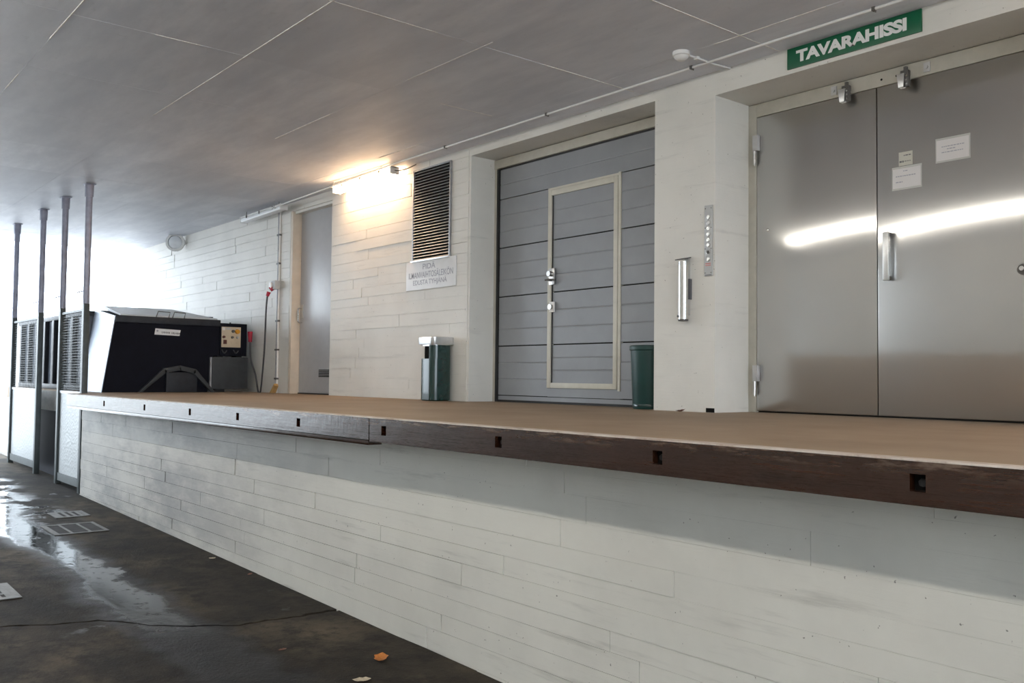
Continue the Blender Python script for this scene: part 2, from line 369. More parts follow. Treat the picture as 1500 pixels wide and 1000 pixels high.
# ---- back wall
LW = [(-18.0, -11.49, ZP-.2, ZC), (-11.49, -10.41, H+2.235, ZC), (-10.41, -7.47, ZP-.2, ZC), (-7.47, -4.98, H+2.27, ZC), (-4.98, -4.37, ZP-.2, ZC), (-4.37, -2.06, H+2.175, ZC), (-2.06, 7.9, ZP-.2, ZC)]
mb = MB()
for x0, x1, z0, z1 in LW: mb.box(x0, x1, YW, YW+.6, z0, z1+.05)
mb.box(-18, 7.9, YW+.6, YW+.8, 0, ZC+.05)
wb = tag(mb.build('wall_back', 'wall'), 'white painted concrete wall with three door recesses behind the platform', 'wall', kind='structure')
boards(wb, 'wall', -17.98, -11.56, ZP, ZC, YW, .118, .8, 2.2, lambda x: 1.1)
boards(wb, 'wall', -10.38, -7.50, ZP, ZC, YW, .118, .8, 2.0, lambda x: 1.1)
# ---- ceiling of formwork panels with thin fins in the joints
ce = tag(MB().box(XE-.4, 8.0, -5.4, YW+.8, ZC+.012, ZC+.35).build('ceiling', 'ceil'), 'grey concrete ceiling cast in large formwork panels', 'ceiling', kind='structure')
xs = [-5.12+1.325*k for k in range(-14, 10)]; xs = [XE-.4] + [x for x in xs if XE-.1 < x < 7.5] + [8.0]
ys = [1.53+1.2*k for k in range(-6, 4)]; ys = [-5.4] + [y for y in ys if -5.1 < y < 5.2] + [YW]
for i in range(len(xs)-1):
    for j in range(len(ys)-1):
        d = random.uniform(0, .003)
        piece('ceiling_panel', 'ceil', xs[i]+.001, xs[i+1]-.001, ys[j]+.001, ys[j+1]-.001, ZC-d, ZC+.02, ce)
for y in ys[3:-1]:
    x = -8.5
    while x < -2.2:
        L = random.uniform(.3, 1.4)
        if random.random() < .42: piece('joint_fin', 'ridge', x, x+L, y-.0035, y+.0035, ZC-.005, ZC+.01, ce)
        x += L
for x in xs:
    if -7 < x < -3:
        y = 1.6
        while y < 5.3:
            L = random.uniform(.3, 1.1)
            if random.random() < .5: piece('joint_fin', 'ridge', x-.0035, x+.0035, y, y+L, ZC-.005, ZC+.01, ce)
            y += L
tag(MB().box(XE, 8, -4.4, -4, -.3, ZC+.05).build('wall_side', 'wall'), 'white concrete wall on the far side of the driveway', 'wall', kind='structure')
# outside: pale garden wall far beyond the exit
ow = thing('boundary_wall', (-42, 0, FZ(XE)), 'pale rendered wall across the bright yard outside', 'wall')
MB().box(-42.3, -42, -14, 30, FZ(XE), H+2.05).build('wall_body', 'outwall', ow)
MB().box(-42.4, -41.9, -14, 30, H+2.05, H+2.17).build('coping', 'fix', ow)

# ================================================================== DOORS
# ---- door 1: grey enamelled door in a cream jamb
d1 = thing('door_1', (-10.95, YW+.1, ZP), 'grey steel door in a cream jamb beneath the lit lamp', 'door', kind='structure')
MB().box(-11.475, -10.43, YW+.115, YW+.155, ZP+.015, H+2.20).build('door_leaf', 'pdoor', d1, bevel=.003)
MB().box(-11.489, -11.478, YW-.012, YW+.115, ZP, H+2.225).box(-11.535, -11.489, YW-.014, YW+.002, ZP, H+2.235).build('jamb', 'jamb', d1)
MB().box(-10.428, -10.412, YW+.01, YW+.115, ZP, H+2.225).build('jamb', 'jamb', d1)
MB().box(-11.478, -10.428, YW+.02, YW+.115, H+2.20, H+2.234).build('head', 'wall', d1)
MB().box(-11.475, -10.43, YW+.10, YW+.16, ZP+.001, ZP+.014).build('threshold', 'black', d1)
MB().tube(bez([(-11.415, YW+.115, H+.905), (-11.415, YW+.06, H+.90), (-11.415, YW+.055, H+.81), (-11.415, YW+.06, H+.72), (-11.415, YW+.115, H+.715)], 5), .010).build('door_handle', 'chrome', d1)
MB().box(-11.45, -11.38, YW+.108, YW+.116, H+.78, H+.96).build('lock_plate', 'steel2', d1, bevel=.002)
for k in range(5):
    MB().box(-10.90, -10.62, YW+.108, YW+.116, H-.02+k*.021, H-.009+k*.021).build('vent_slot', 'void', d1)
# ---- door 2: sectional door with a wicket
d2 = thing('door_2', (-6.2, YW+.34, ZP), 'grey sectional overhead door with a cream-framed wicket door', 'door', kind='structure')
YG = YW+.33
def section(x0, x1, z0, z1, name, parent, ribs=3, y=YG):
    prof = [(y+.04, z0), (y, z0)]
    for k in range(1, ribs):
        z = z0+(z1-z0)*k/ribs; prof += [(y, z-.010), (y+.0035, z-.002), (y+.0005, z+.008)]
    prof += [(y, z1), (y+.04, z1)]
    return MB().prism(prof, 'x', x0, x1).build(name, 'gdoor', parent, angle=8)
zs = [H+2.155, H+1.847, H+1.338, H+.830, H+.322, H-.185]
WX0, WX1, WZ0, WZ1 = -6.636, -5.700, H-.097, H+1.826
section(-7.400, -4.90, zs[1]+.003, zs[0], 'door_panel', d2, 2)
for i in range(1, 5):
    zt, zb = zs[i]-.006, zs[i+1]+.006
    section(-7.400, WX0, zb, zt, 'door_panel', d2); section(WX1+.035, -4.90, zb, zt, 'door_panel', d2)
section(-7.400, -4.90, ZP+.022, zs[5]-.003, 'door_panel', d2, 1)
section(WX0, WX1+.035, zs[5]+.003, WZ0-.002, 'wicket_sill', d2, 1)
wk = MB().box(WX0, WX0+.05, YG-.014, YG+.03, WZ0, WZ1).box(WX1-.05, WX1, YG-.014, YG+.03, WZ0, WZ1).box(WX0+.05, WX1-.05, YG-.014, YG+.03, WZ1-.055, WZ1).box(WX0+.05, WX1-.05, YG-.014, YG+.03, WZ0, WZ0+.05).build('wicket_frame', 'cream', d2, bevel=.003, label='cream wicket door frame')
MB().box(WX1+.004, WX1+.034, YG-.008, YG+.03, WZ0-.015, WZ1+.03).box(WX0-.01, WX1+.004, YG-.006, YG+.03, WZ1+.003, WZ1+.022).build('frame_stop', 'cream', wk)
for i in range(1, 5):
    zt, zb = zs[i]-.006, max(zs[i+1]+.006, WZ0+.05); zt = min(zt, WZ1-.055)
    section(WX0+.052, WX1-.052, zb, zt, 'wicket_panel', wk, y=YG+.006)
MB().box(WX0+.052, WX0+.058, YG-.003, YG+.006, WZ0+.05, WZ1-.055).build('seal', 'black', wk)
MB().box(WX0+.030, WX0+.105, YG-.024, YG-.004, H+.90, H+1.06).build('handle_plate', 'steel2', wk, bevel=.003)
MB().cyl((WX0+.06, YG-.024, H+1.005), (WX0+.06, YG-.06, H+1.005), .026).build('lock_cylinder', 'steel2', wk)
MB().cyl((WX0+.065, YG-.024, H+.945), (WX0+.065, YG-.07, H+.945), .014).tube([(WX0+.03, YG-.07, H+.945), (WX0+.065, YG-.072, H+.945), (WX0+.17, YG-.066, H+.940)], .009).build('lever_handle', 'clip', wk)
MB().box(WX0+.035, WX0+.105, YG-.020, YG-.004, H+.635, H+.735).build('lock_plate', 'white', wk, bevel=.003)
MB().cyl((WX0+.065, YG-.020, H+.685), (WX0+.065, YG-.045, H+.685), .026).build('lock_cylinder', 'steel2', wk)
MB().box(-7.432, -7.402, YG-.02, YG+.06, ZP, H+2.165).build('side_seal', 'black', d2)
MB().box(-7.40, -4.90, YG+.030, YG+.05, ZP+.02, H+2.155).build('inner_sheet', 'void', d2)
MB().box(-7.402, -4.90, YG-.004, YG+.06, H+2.156, H+2.172).build('top_seal', 'black', d2)
MB().box(-7.402, -4.90, YG-.004, YG+.04, ZP+.001, ZP+.021).build('bottom_seal', 'black', d2)
MB().box(-7.469, -4.90, YG-.03, YG+.06, H+2.172, H+2.262).build('head_frame', 'greyjamb', d2, bevel=.003)
MB().box(-7.469, -7.433, YG-.022, YG+.06, ZP, H+2.172).build('side_frame', 'greyjamb', d2)
# ---- doors 3 and 4: stainless freight-lift doors
YL = YW+.43
fr = thing('trim_1', (-3.3, YL, ZP), 'beige steel frame around the stainless freight lift doors', 'door frame', kind='structure')
MB().box(-4.372, -4.296, YL-.012, YL+.10, ZP, H+2.172).build('side_frame', 'greyjamb', fr, bevel=.004)
MB().box(-4.296, -2.065, YL-.012, YL+.10, H+2.066, H+2.172).build('head_frame', 'greyjamb', fr, bevel=.004)
MB().box(-2.145, -2.065, YL-.012, YL+.10, ZP, H+2.066).build('side_frame', 'greyjamb', fr, bevel=.004)
MB().box(-4.296, -2.145, YL+.02, YL+.12, ZP+.001, ZP+.010).build('sill', 'black', fr)
for x in (-3.255, -3.145): MB().cyl((x, YL-.0135, H+2.112), (x, YL-.011, H+2.112), .008, seg=10).build('bolt_hole', 'void', fr)
for x in (-3.62, -2.93): MB().box(x-.022, x+.022, YL-.020, YL-.011, H+2.085, H+2.150).cyl((x, YL-.03, H+2.115), (x, YL-.019, H+2.115), .011, seg=8).build('cable_bracket', 'fix', fr)
def hinge(x, z0, z1, parent):
    zm = z0+(z1-z0)*.46
    MB().box(x-.018, x+.030, YL-.045, YL-.011, zm, z1).build('hinge_leaf', 'fix', parent, bevel=.003)
    MB().cyl((x-.006, YL-.032, z0), (x-.006, YL-.032, zm), .013).cyl((x-.006, YL-.032, z0-.012), (x-.006, YL-.032, z0), .006).build('hinge_pin', 'steel2', parent)
d3 = thing('door_3', (-3.79, YL, ZP), 'left brushed stainless leaf of the freight lift door, with hinges', 'door', kind='structure')
MB().box(-4.292, -3.2965, YL-.010, YL+.045, ZP+.013, H+2.062).build('door_leaf', 'steel', d3, bevel=.004)
for z0, z1 in ((1.69, 1.918), (-.114, .115)): hinge(-4.293, H+z0, H+z1, d3)
MB().cyl((-4.197, YL-.010, H+1.164), (-4.197, YL-.016, H+1.164), .012, .006).build('rivet', 'chrome', d3)
d4 = thing('door_4', (-2.79, YL, ZP), 'right brushed stainless leaf of the freight lift door, with pull handle and notices', 'door', kind='structure')
MB().box(-3.2905, -2.149, YL-.010, YL+.045, ZP+.013, H+2.062).build('door_leaf', 'steel', d4, bevel=.004)
MB().box(-3.2965, -3.2905, YL+.012, YL+.03, ZP+.013, H+2.062).build('centre_seal', 'bstop', d4)
hd = MB().box(-3.232, -3.188, YL-.058, YL-.036, H+.695, H+1.03).build('pull_handle', 'alu', d4, bevel=.008)
for z in (.712, 1.013): MB().box(-3.226, -3.194, YL-.038, YL-.009, H+z-.014, H+z+.014).build('handle_foot', 'clip', hd)
MB().cyl((-2.335, YL-.010, H+.70), (-2.335, YL-.028, H+.70), .034).build('lock_rose', 'clip', d4)
MB().cyl((-2.335, YL-.028, H+.705), (-2.335, YL-.05, H+.705), .015).build('lock_cylinder', 'chrome', d4)
# closers over the lift doors
def closer(x, label):
    c = thing('door_switch', (x, YL-.012, H+2.12), label, 'switch', 'roller switches over the lift doors')
    MB().box(x-.025, x+.03, YL-.05, YL-.0125, H+2.085, H+2.125).box(x-.010, x+.012, YL-.035, YL-.0125, H+2.125, H+2.155).build('bracket', 'clip', c, bevel=.003)
    MB().prism([(x-.035, H+2.095), (x+.022, H+2.095), (x+.016, H+2.0), (x-.022, H+2.0)], 'y', YL-.085, YL-.045).build('cover', 'alu', c, bevel=.004)
    MB().box(x+.024, x+.048, YL-.08, YL-.05, H+2.0, H+2.09).build('roller_arm', 'clip', c, bevel=.003)
    for k in range(3): MB().cyl((x+.036, YL-.086, H+2.015+k*.028), (x+.036, YL-.078, H+2.015+k*.028), .007, seg=8).build('screw', 'chrome', c)
closer(-3.515, 'small metal roller switch above the left lift door leaf')
closer(-3.075, 'small metal roller switch above the right lift door leaf')

# ================================================================== DOCK TIMBERS
def timber(x0, x1, z0, z1, holes, label, lip):
    t = thing('dock_timber', ((x0+x1)/2, YF, z0), label, 'timber', 'brown timbers along the platform edge')
    mb = MB(); xs = [x0]; y1 = 2.95
    for h in holes: xs += [h-.026, h+.026]
    xs.append(x1); zl, zh = H-.348, H-.292; yb = YF+.035
    zb = z0+.032 if lip else z0
    for i in range(len(xs)-1):
        if i % 2 == 0: mb.box(xs[i], xs[i+1], YF, y1, zb, z1)
        else: mb.box(xs[i], xs[i+1], YF, y1, zh, z1).box(xs[i], xs[i+1], YF, y1, zb, zl).box(xs[i], xs[i+1], yb, y1, zl, zh)
    mb.build('beam', 'timber', t)
    if lip:
        MB().box(x0+.01, x1-.01, YF+.004, y1, z0, z0+.028).build('lower_batten', 'timber', t, bevel=.003)
    for h in holes:
        MB().box(h-.0255, h+.0255, yb-.002, yb-.0005, zl+.001, zh-.001).build('recess', 'void', t)
        MB().cyl((h+.006, yb-.002, H-.32), (h+.006, yb-.016, H-.32), .014, seg=6).build('bolt', 'black', t)
    return t
timber(-11.70, -4.795, H-.415, ZP-.002, [-10.2, -8.9, -7.727, -6.732, -5.718], 'far brown timber on the platform edge, glossy with reflected daylight', True)
timber(-4.785, 7.9, H-.392, ZP-.002, [-4.625, -3.551, -2.513, -1.428, -.35], 'near dark brown timber on the platform edge with square bolt recesses', False)

# ================================================================== WALL FITTINGS
# ventilation louvre
vt = thing('ventilation_grille', (-8.15, YW, H+1.27), 'tall metal louvred ventilation grille above the white notice', 'grille')
gx0, gx1, gz0, gz1 = -8.485, -7.808, H+1.275, H+2.262
MB().box(gx0, gx1, YW-.0145, YW-.0005, gz0, gz1).build('dark_backing', 'void', vt)
MB().box(gx0-.016, gx0, YW-.034, YW-.007, gz0-.016, gz1+.016).box(gx1, gx1+.016, YW-.034, YW-.007, gz0-.016, gz1+.016).box(gx0, gx1, YW-.034, YW-.007, gz1, gz1+.016).build('frame', 'galv', vt, bevel=.002)
MB().box(gx0-.022, gx1+.022, YW-.052, YW-.007, gz0-.020, gz0-.002).build('sill', 'alu', vt, bevel=.003)
nsl = 31; pit_ = (gz1-gz0)/nsl; base = None
for k in range(nsl):
    z = gz0+k*pit_
    if base is None:
        base = MB().prism([(YW-.036, z+.002), (YW-.034, z+.0005), (YW-.019, z+.0155), (YW-.021, z+.017)], 'x', gx0+.001, gx1-.001).build('slat', 'alu', vt); z00 = z
    else:
        o = bpy.data.objects.new('slat', base.data); COL.objects.link(o); o.parent = vt; o.location = (0, 0, z-z00)
P_wall = lambda y: (lambda u, v, d: (u, y-d, v))
# notice under the grille
sg = thing('notice_sign', (-8.16, YW, H+.95), 'white notice with faded grey capitals under the ventilation grille', 'sign')
MB().box(-8.628, -7.690, YW-.022, YW-.007, H+.948, H+1.262).build('plate', 'signplate', sg, bevel=.002)
pl = P_wall(YW-.0225)
text('lettering', 'PID\u00c4', -8.30, -8.06, H+1.168, H+1.240, pl, 'ink', sg, .012, .0006)
text('lettering', 'ILMANVAIHTOS\u00c4LEIK\u00d6N', -8.575, -7.735, H+1.075, H+1.157, pl, 'ink', sg, .012, .0006)
text('lettering', 'EDUSTA TYHJ\u00c4N\u00c4', -8.485, -7.845, H+.985, H+1.066, pl, 'ink', sg, .012, .0006)
# green sign
gs = thing('lift_sign', (-3.24, YW, H+2.2), 'green sign reading TAVARAHISSI in white capitals above the lift', 'sign')
MB().box(-3.728, -2.755, YW-.014, YW-.001, H+2.204, H+2.350).build('plate', 'green', gs, bevel=.002)
text('lettering', 'TAVARAHISSI', -3.655, -2.850, H+2.236, H+2.322, P_wall(YW-.0145), 'white', gs, .050, .0006, .98)
# notices on the right lift leaf
def paper(x0, x1, z0, z1, label, lines, m='paper', tilt=0, tape=True):
    t = thing('paper_notice', ((x0+x1)/2, YL-.011, H+z0), label, 'notice', 'paper notices taped to the lift door')
    y = YL-.0105
    if tape: MB().box(x0-.006, x1+.008, y-.0012, y, H+z0-.012, H+z1+.014).build('tape', 'film', t)
    MB().box(x0, x1, y-.0028, y-.0013, H+z0, H+z1).build('sheet', m, t)
    for u0, u1, v, h in lines:
        mb = MB(); u = u0
        while u < u1-.004:
            L = min(random.uniform(.008, .020), u1-u); mb.box(x0+u, x0+u+L, y-.0034, y-.0029, H+z0+v, H+z0+v+h); u += L+.004
        mb.build('print_line', 'ink' if m == 'paper' else 'darkink', t)
paper(-2.872, -2.659, 1.465, 1.602, 'upper right white paper notice on the lift door', [(.035, .185, .088, .006), (.07, .125, .070, .006), (.035, .175, .050, .006)])
paper(-3.132, -3.035, 1.478, 1.572, 'small yellowed paper slip above the lower notice on the lift door', [(.035, .085, .066, .007), (.005, .035, .022, .012), (.04, .09, .026, .005)], 'paperold', tape=False)
paper(-3.176, -2.980, 1.326, 1.460, 'lower white paper notice on the lift door, over the handle', [(.075, .110, .112, .006), (.022, .165, .078, .007), (.022, .070, .038, .007)])
# lift push button plate
bp = thing('lift_button_plate', (-4.425, YW, H+.79), 'narrow metal push button plate beside the lift recess', 'button panel')
MB().box(-4.464, -4.388, YW-.012, YW-.001, H+.790, H+1.335).build('plate', 'btnplate', bp, bevel=.003)
for k, z in enumerate((1.242, 1.198, 1.156, 1.112, 1.070, 1.028, .972, .920)):
    b = MB().lathe((-4.424, YW-.012, H+z), [(.018, 0), (.018, .005), (.015, .006), (.015, .003), (.0, .003)], (0, -1, 0), 18).build('button_ring', 'steel2', bp)
    MB().cyl((-4.424, YW-.0125, H+z), (-4.424, YW-.019, H+z), .0125, seg=14).build('button', 'white' if k == 1 else 'clip' if k == 6 else 'alu', b)
for x, z in ((-4.454, 1.31), (-4.398, 1.31), (-4.454, 1.16), (-4.398, 1.16), (-4.454, 1.0), (-4.398, 1.0), (-4.454, .815), (-4.398, .815)): MB().cyl((x, YW-.012, H+z), (x, YW-.0145, H+z), .004, seg=8).build('screw', 'clip', bp)
for z in (.868, .882): MB().box(-4.452, -4.402, YW-.0130, YW-.0120, H+z, H+z+.008).build('print_line', 'pinkprint', bp)
MB().box(-4.455, -4.396, YW-.0130, YW-.0120, H+.795, H+.800).build('print_line', 'darkink', bp)
# wall ashtray tube
ah = thing('wall_ashtray', (-4.66, YW, H+.45), 'stainless tube ashtray fixed to the pillar between the doors', 'ashtray')
MB().cyl((-4.632, 5.545, H+.452), (-4.632, 5.545, H+.915), .038, seg=24).build('tube', 'chrome', ah)
MB().cyl((-4.632, 5.545, H+.452), (-4.632, 5.545, H+.466), .0395, seg=24).build('base_ring', 'clip', ah)
MB().prism([(5.49, H+.922), (5.592, H+.945), (5.592, H+.953), (5.49, H+.930)], 'x', -4.672, -4.592).build('rain_cap', 'clip', ah, bevel=.003)
MB().box(-4.655, -4.610, 5.578, 5.6, H+.50, H+.945).build('back_plate', 'steel2', ah)
MB().cyl((-4.655, 5.515, H+.49), (-4.660, 5.507, H+.49), .010).build('lock', 'clip', ah)
MB().box(-4.604, -4.592, 5.572, 5.599, H+.62, H+.78).build('side_label', 'darkink', ah)
# conduit rail under the ceiling
YR = 5.365
cp = thing('ceiling_conduit', (-7, YR, ZC-.03), 'thin pale conduit hung under the ceiling along the back wall', 'conduit')
rl = [(-11.75, YR, H+2.272), (-10.2, YR, H+2.305), (-8.5, YR, H+2.342), (-6, YR, H+2.346), (-2, YR, H+2.346), (3, YR, H+2.346)]
MB().tube(rl, .0095, 10).build('pipe', 'white', cp)
for x in (-7.606, -6.05, -4.409, -2.95, -1.4): MB().box(x-.010, x+.010, YR-.014, YR+.014, H+2.333, ZC).cyl((x, YR+.02, H+2.33), (x, YR+.02, ZC), .005, seg=6).build('hanger', 'clip', cp)
for x in (-9.95, -8.85, -11.6): 
    zz = H+2.272+(x+11.75)*.0216
    MB().box(x-.015, x+.015, YR-.016, YR+.016, zz-.014, zz+.014).cyl((x, YR, zz), (x, YR, ZC), .004, seg=6).build('hanger', 'steel2', cp)
# lamps hung on the conduit
def wall_lamp(x0, x1, zl, zr, lit, label):
    t = thing('wall_lamp', ((x0+x1)/2, 5.42, H+zl), label, 'lamp', 'tube lamps hung at the top of the back wall')
    n = 2
    def bar(y0, y1, a0, a1, e=0):
        m = MB(); m.add([(x0+e, y0, H+zl+a0), (x1-e, y0, H+zr+a0), (x1-e, y1, H+zr+a0), (x0+e, y1, H+zl+a0), (x0+e, y0, H+zl+a1), (x1-e, y0, H+zr+a1), (x1-e, y1, H+zr+a1), (x0+e, y1, H+zl+a1)],
                        [(3, 2, 1, 0), (4, 5, 6, 7), (0, 1, 5, 4), (1, 2, 6, 5), (2, 3, 7, 6), (3, 0, 4, 7)]); return m
    bar(5.39, 5.49, .062, .080).build('housing', 'fix' if lit else 'white', t, bevel=.004)
    bar(5.385, 5.495, .0, .060, .02).build('diffuser', ('warm2' if lit == 2 else 'warm') if lit else 'coldtube', t, bevel=.018)
    for x, z in ((x0, zl), (x1, zr)):
        s = .001 if x == x0 else -.001
        MB().box(x, x+(.022 if x == x0 else -.022), 5.383, 5.497, H+z-.004, H+z+.082).build('end_cap', 'white' if not lit else 'fix', t, bevel=.006)
    for k in (.18, .5, .82):
        x = x0+(x1-x0)*k; z = zl+(zr-zl)*k
        MB().box(x-.012, x+.012, 5.376, 5.384, H+z+.035, H+z+.075).build('clip', 'clip', t); MB().box(x-.012, x+.012, 5.496, 5.503, H+z+.035, H+z+.075).build('clip', 'clip', t)
    for k in (.1, .9):
        x = x0+(x1-x0)*k; z = zl+(zr-zl)*k
        MB().cyl((x, 5.43, H+z+.08), (x, 5.43, ZC), .005, seg=6).build('hanger', 'clip', t)
    return t
wall_lamp(-10.02, -8.68, 2.235, 2.262, True, 'lit warm tube lamp over the white wall left of the grille')
wall_lamp(-12.80, -11.46, 2.215, 2.232, False, 'unlit white tube lamp above the socket left of the grey door')
wall_lamp(-1.70, -.36, 2.25, 2.25, 2, 'lit warm tube lamp on the wall right of the lift, outside the view')
tag(MB().tube(bez([(-8.68, 5.44, H+2.30), (-8.60, 5.45, H+2.285), (-8.52, 5.50, H+2.30), (-8.46, 5.58, H+2.35)], 6), .006, 6).build('lamp_cable', 'clip'), 'short dark cable looping from the lit lamp to the wall', 'cable')
# smoke detector
sd = thing('smoke_detector', (-4.27, 5.08, ZC), 'white round smoke detector on the ceiling near the lift', 'detector')
MB().lathe((-4.27, 5.08, ZC), [(.062, 0), (.062, -.028), (.055, -.032)], seg=24).build('base', 'white', sd)
MB().lathe((-4.27, 5.08, ZC-.032), [(.052, 0), (.048, -.012), (.028, -.030), (.012, -.034)], seg=24).build('head', 'white', sd)
MB().tube([(-4.262, 5.14, ZC-.010), (-4.256, 5.30, ZC-.010), (-4.258, 5.44, ZC-.010), (-4.23, 5.598, ZC-.012)], .0075).build('cable', 'white', sd)
MB().box(-4.272, -4.242, 5.225, 5.255, ZC-.022, ZC).build('cable_clip', 'white', sd)
# round fitting near the exit
rf = thing('wall_light', (-15.7, YW, H+2.24), 'round white caged wall light near the bright exit', 'lamp')
ax = Vector((.86, -.5, 0)).normalized(); cc = Vector((-15.62, 5.44, H+2.235))
MB().lathe(cc, [(.155, -.03), (.155, .02), (.115, .03), (.115, -.03)], ax, 28).build('ring', 'white', rf)
MB().lathe(cc, [(.115, -.025), (.110, .015), (.07, .045), (.0, .055)], ax, 24).build('glass', 'coldtube', rf)
MB().cyl(cc - ax*.03, (-15.70, YW, H+2.235), .04).build('wall_arm', 'fix', rf)
# socket, pipes and wedge left of the grey door
pp = thing('wall_conduit', (-11.88, YW, ZP), 'pair of thin grey conduits running down the wall beside the grey door', 'conduit')
for x, r, m in ((-11.905, .010, 'galv'), (-11.860, .013, 'white')):
    MB().cyl((x, YW-.022, ZP), (x, YW-.022, H+2.30), r, seg=10).build('pipe', m, pp)
for z in (-.05, .35, .75, 1.55, 1.95): MB().box(-11.925, -11.84, YW-.040, YW-.004, H+z-.012, H+z+.012).build('pipe_clip', 'clip', pp)
so = thing('power_socket', (-11.88, YW, H+1.2), 'grey industrial wall socket halfway up the conduit', 'socket')
MB().box(-11.925, -11.80, YW-.11, YW-.036, H+1.185, H+1.305).build('box', 'fix', so, bevel=.008)
MB().cyl((-11.905, YW-.09, H+1.21), (-11.920, YW-.125, H+1.182), .034).build('outlet', 'red', so)
MB().box(-11.945, -11.885, YW-.135, YW-.10, H+1.20, H+1.28).build('flap', 'white', so, bevel=.005)
pc = thing('power_cable', (-12.3, YW-.08, ZP), 'dark power cable with red plugs from the socket to the compactor', 'cable')
pts = bez([(-11.94, YW-.155, H+1.09), (-11.98, YW-.15, H+.9), (-12.05, YW-.13, H+.4), (-12.14, YW-.11, H+.05), (-12.22, YW-.10, ZP+.016), (-12.32, YW-.09, ZP+.02), (-12.42, YW-.09, H+.0), (-12.55, YW-.105, H+.22), (-12.58, YW-.11, H+.48)], 8)
MB().tube(pts, .0125, 8).build('cord', 'cable', pc)
MB().cyl((-11.9265, YW-.1385, H+1.150), (-11.94, YW-.155, H+1.09), .028, .022).build('plug', 'red', pc)
MB().cyl((-12.58, YW-.11, H+.47), (-12.58, YW-.115, H+.62), .026, .036).build('plug', 'red', pc)
wd = MB().prism([(-11.93, ZP+.001), (-11.79, ZP+.13), (-11.76, ZP+.10), (-11.84, ZP+.001)], 'y', YW-.10, YW-.045).build('wooden_wedge', 'wedge', bevel=.003)
tag(wd, 'raw wooden wedge leaning at the foot of the conduit', 'wedge')

# ================================================================== BINS
bn = thing('litter_bin', (-7.86, 5.462, ZP), 'dark green litter bin with a metal ash top against the white wall', 'bin')
bx, by = -7.86, 5.462
def rrect(cx, cy, hx, hy, r, z, n=6):
    out = []
    for sx, sy, a0 in ((1, 1, 0), (-1, 1, 90), (-1, -1, 180), (1, -1, 270)):
        for k in range(n+1):
            a = math.radians(a0+90*k/n); out.append((cx+sx*(hx-r)+r*math.cos(a), cy+sy*(hy-r)+r*math.sin(a), z))
    return out
mb = MB(); hx, hy = .132, .126
mb.rings([rrect(bx, by, hx-.01, hy-.01, .07, ZP+.002), rrect(bx, by, hx, hy, .075, ZP+.012), rrect(bx, by, hx, hy, .075, ZP+.435)]); mb.build('body', 'bin', bn)
MB().rings([rrect(bx, by, hx-.03, hy-.03, .05, ZP+.43), rrect(bx, by, hx-.03, hy-.03, .05, ZP+.57)]).build('opening', 'void', bn)
def arcwall(lo, hi, z0, z1, name):
    rr = rrect(bx, by, hx, hy, .075, 0, 6); ri = rrect(bx, by, hx-.012, hy-.012, .064, 0, 6)
    pts = [i for i in range(len(rr)) if lo(rr[i])]
    idx = sorted(pts)
    m = MB()
    for a in range(len(rr)):
        b = (a+1) % len(rr)
        if a in idx and b in idx:
            m.add([(rr[a][0], rr[a][1], z0), (rr[b][0], rr[b][1], z0), (ri[b][0], ri[b][1], z0), (ri[a][0], ri[a][1], z0), (rr[a][0], rr[a][1], z1), (rr[b][0], rr[b][1], z1), (ri[b][0], ri[b][1], z1), (ri[a][0], ri[a][1], z1)],
                  [(0, 3, 2, 1), (4, 5, 6, 7), (0, 1, 5, 4), (1, 2, 6, 5), (2, 3, 7, 6), (3, 0, 4, 7)])
    return m.build(name, 'bin', bn)
arcwall(lambda p: not (p[1] < by+.02 and p[0] < bx+.03), None, ZP+.434, ZP+.575, 'hood_wall')
MB().box(bx-hx+.006, bx-hx+.030, by-.01, by+.02, ZP+.43, ZP+.575).build('opening_post', 'alu', bn)
MB().rings([rrect(bx, by, hx-.006, hy-.006, .07, ZP+.566), rrect(bx, by, hx-.006, hy-.006, .07, ZP+.580)]).build('opening_trim', 'alu', bn)
cpz = MB(); cpz.rings([rrect(bx, by, hx+.012, hy+.012, .045, ZP+.580), rrect(bx, by, hx+.014, hy+.014, .045, ZP+.586), rrect(bx, by, hx+.014, hy+.014, .045, ZP+.655), rrect(bx, by, hx+.004, hy+.004, .04, ZP+.662)])
cpz.build('ash_top', 'alu', bn)
MB().box(bx+hx+.0, bx+hx+.004, by-.03, by+.03, ZP+.50, ZP+.525).build('badge', 'bin2', bn)
b2 = thing('waste_basket', (-5.175, 5.765, ZP), 'round dark green plastic waste basket beside the pillar', 'bin')
MB().lathe((-5.175, 5.765, ZP), [(.0, .004), (.135, .002), (.140, .02), (.158, .49), (.158, .505), (.150, .505), (.148, .48), (.130, .03), (.0, .03)], seg=36).build('body', 'bin2', b2)
MB().lathe((-5.175, 5.765, ZP), [(.158, .485), (.168, .492), (.168, .520), (.155, .528), (.150, .50)], seg=36).build('rim', 'bin2', b2)
MB().lathe((-5.175, 5.765, ZP), [(.1405, .02), (.143, .022), (.143, .040), (.142, .042)], seg=36).build('foot_ring', 'bin', b2)

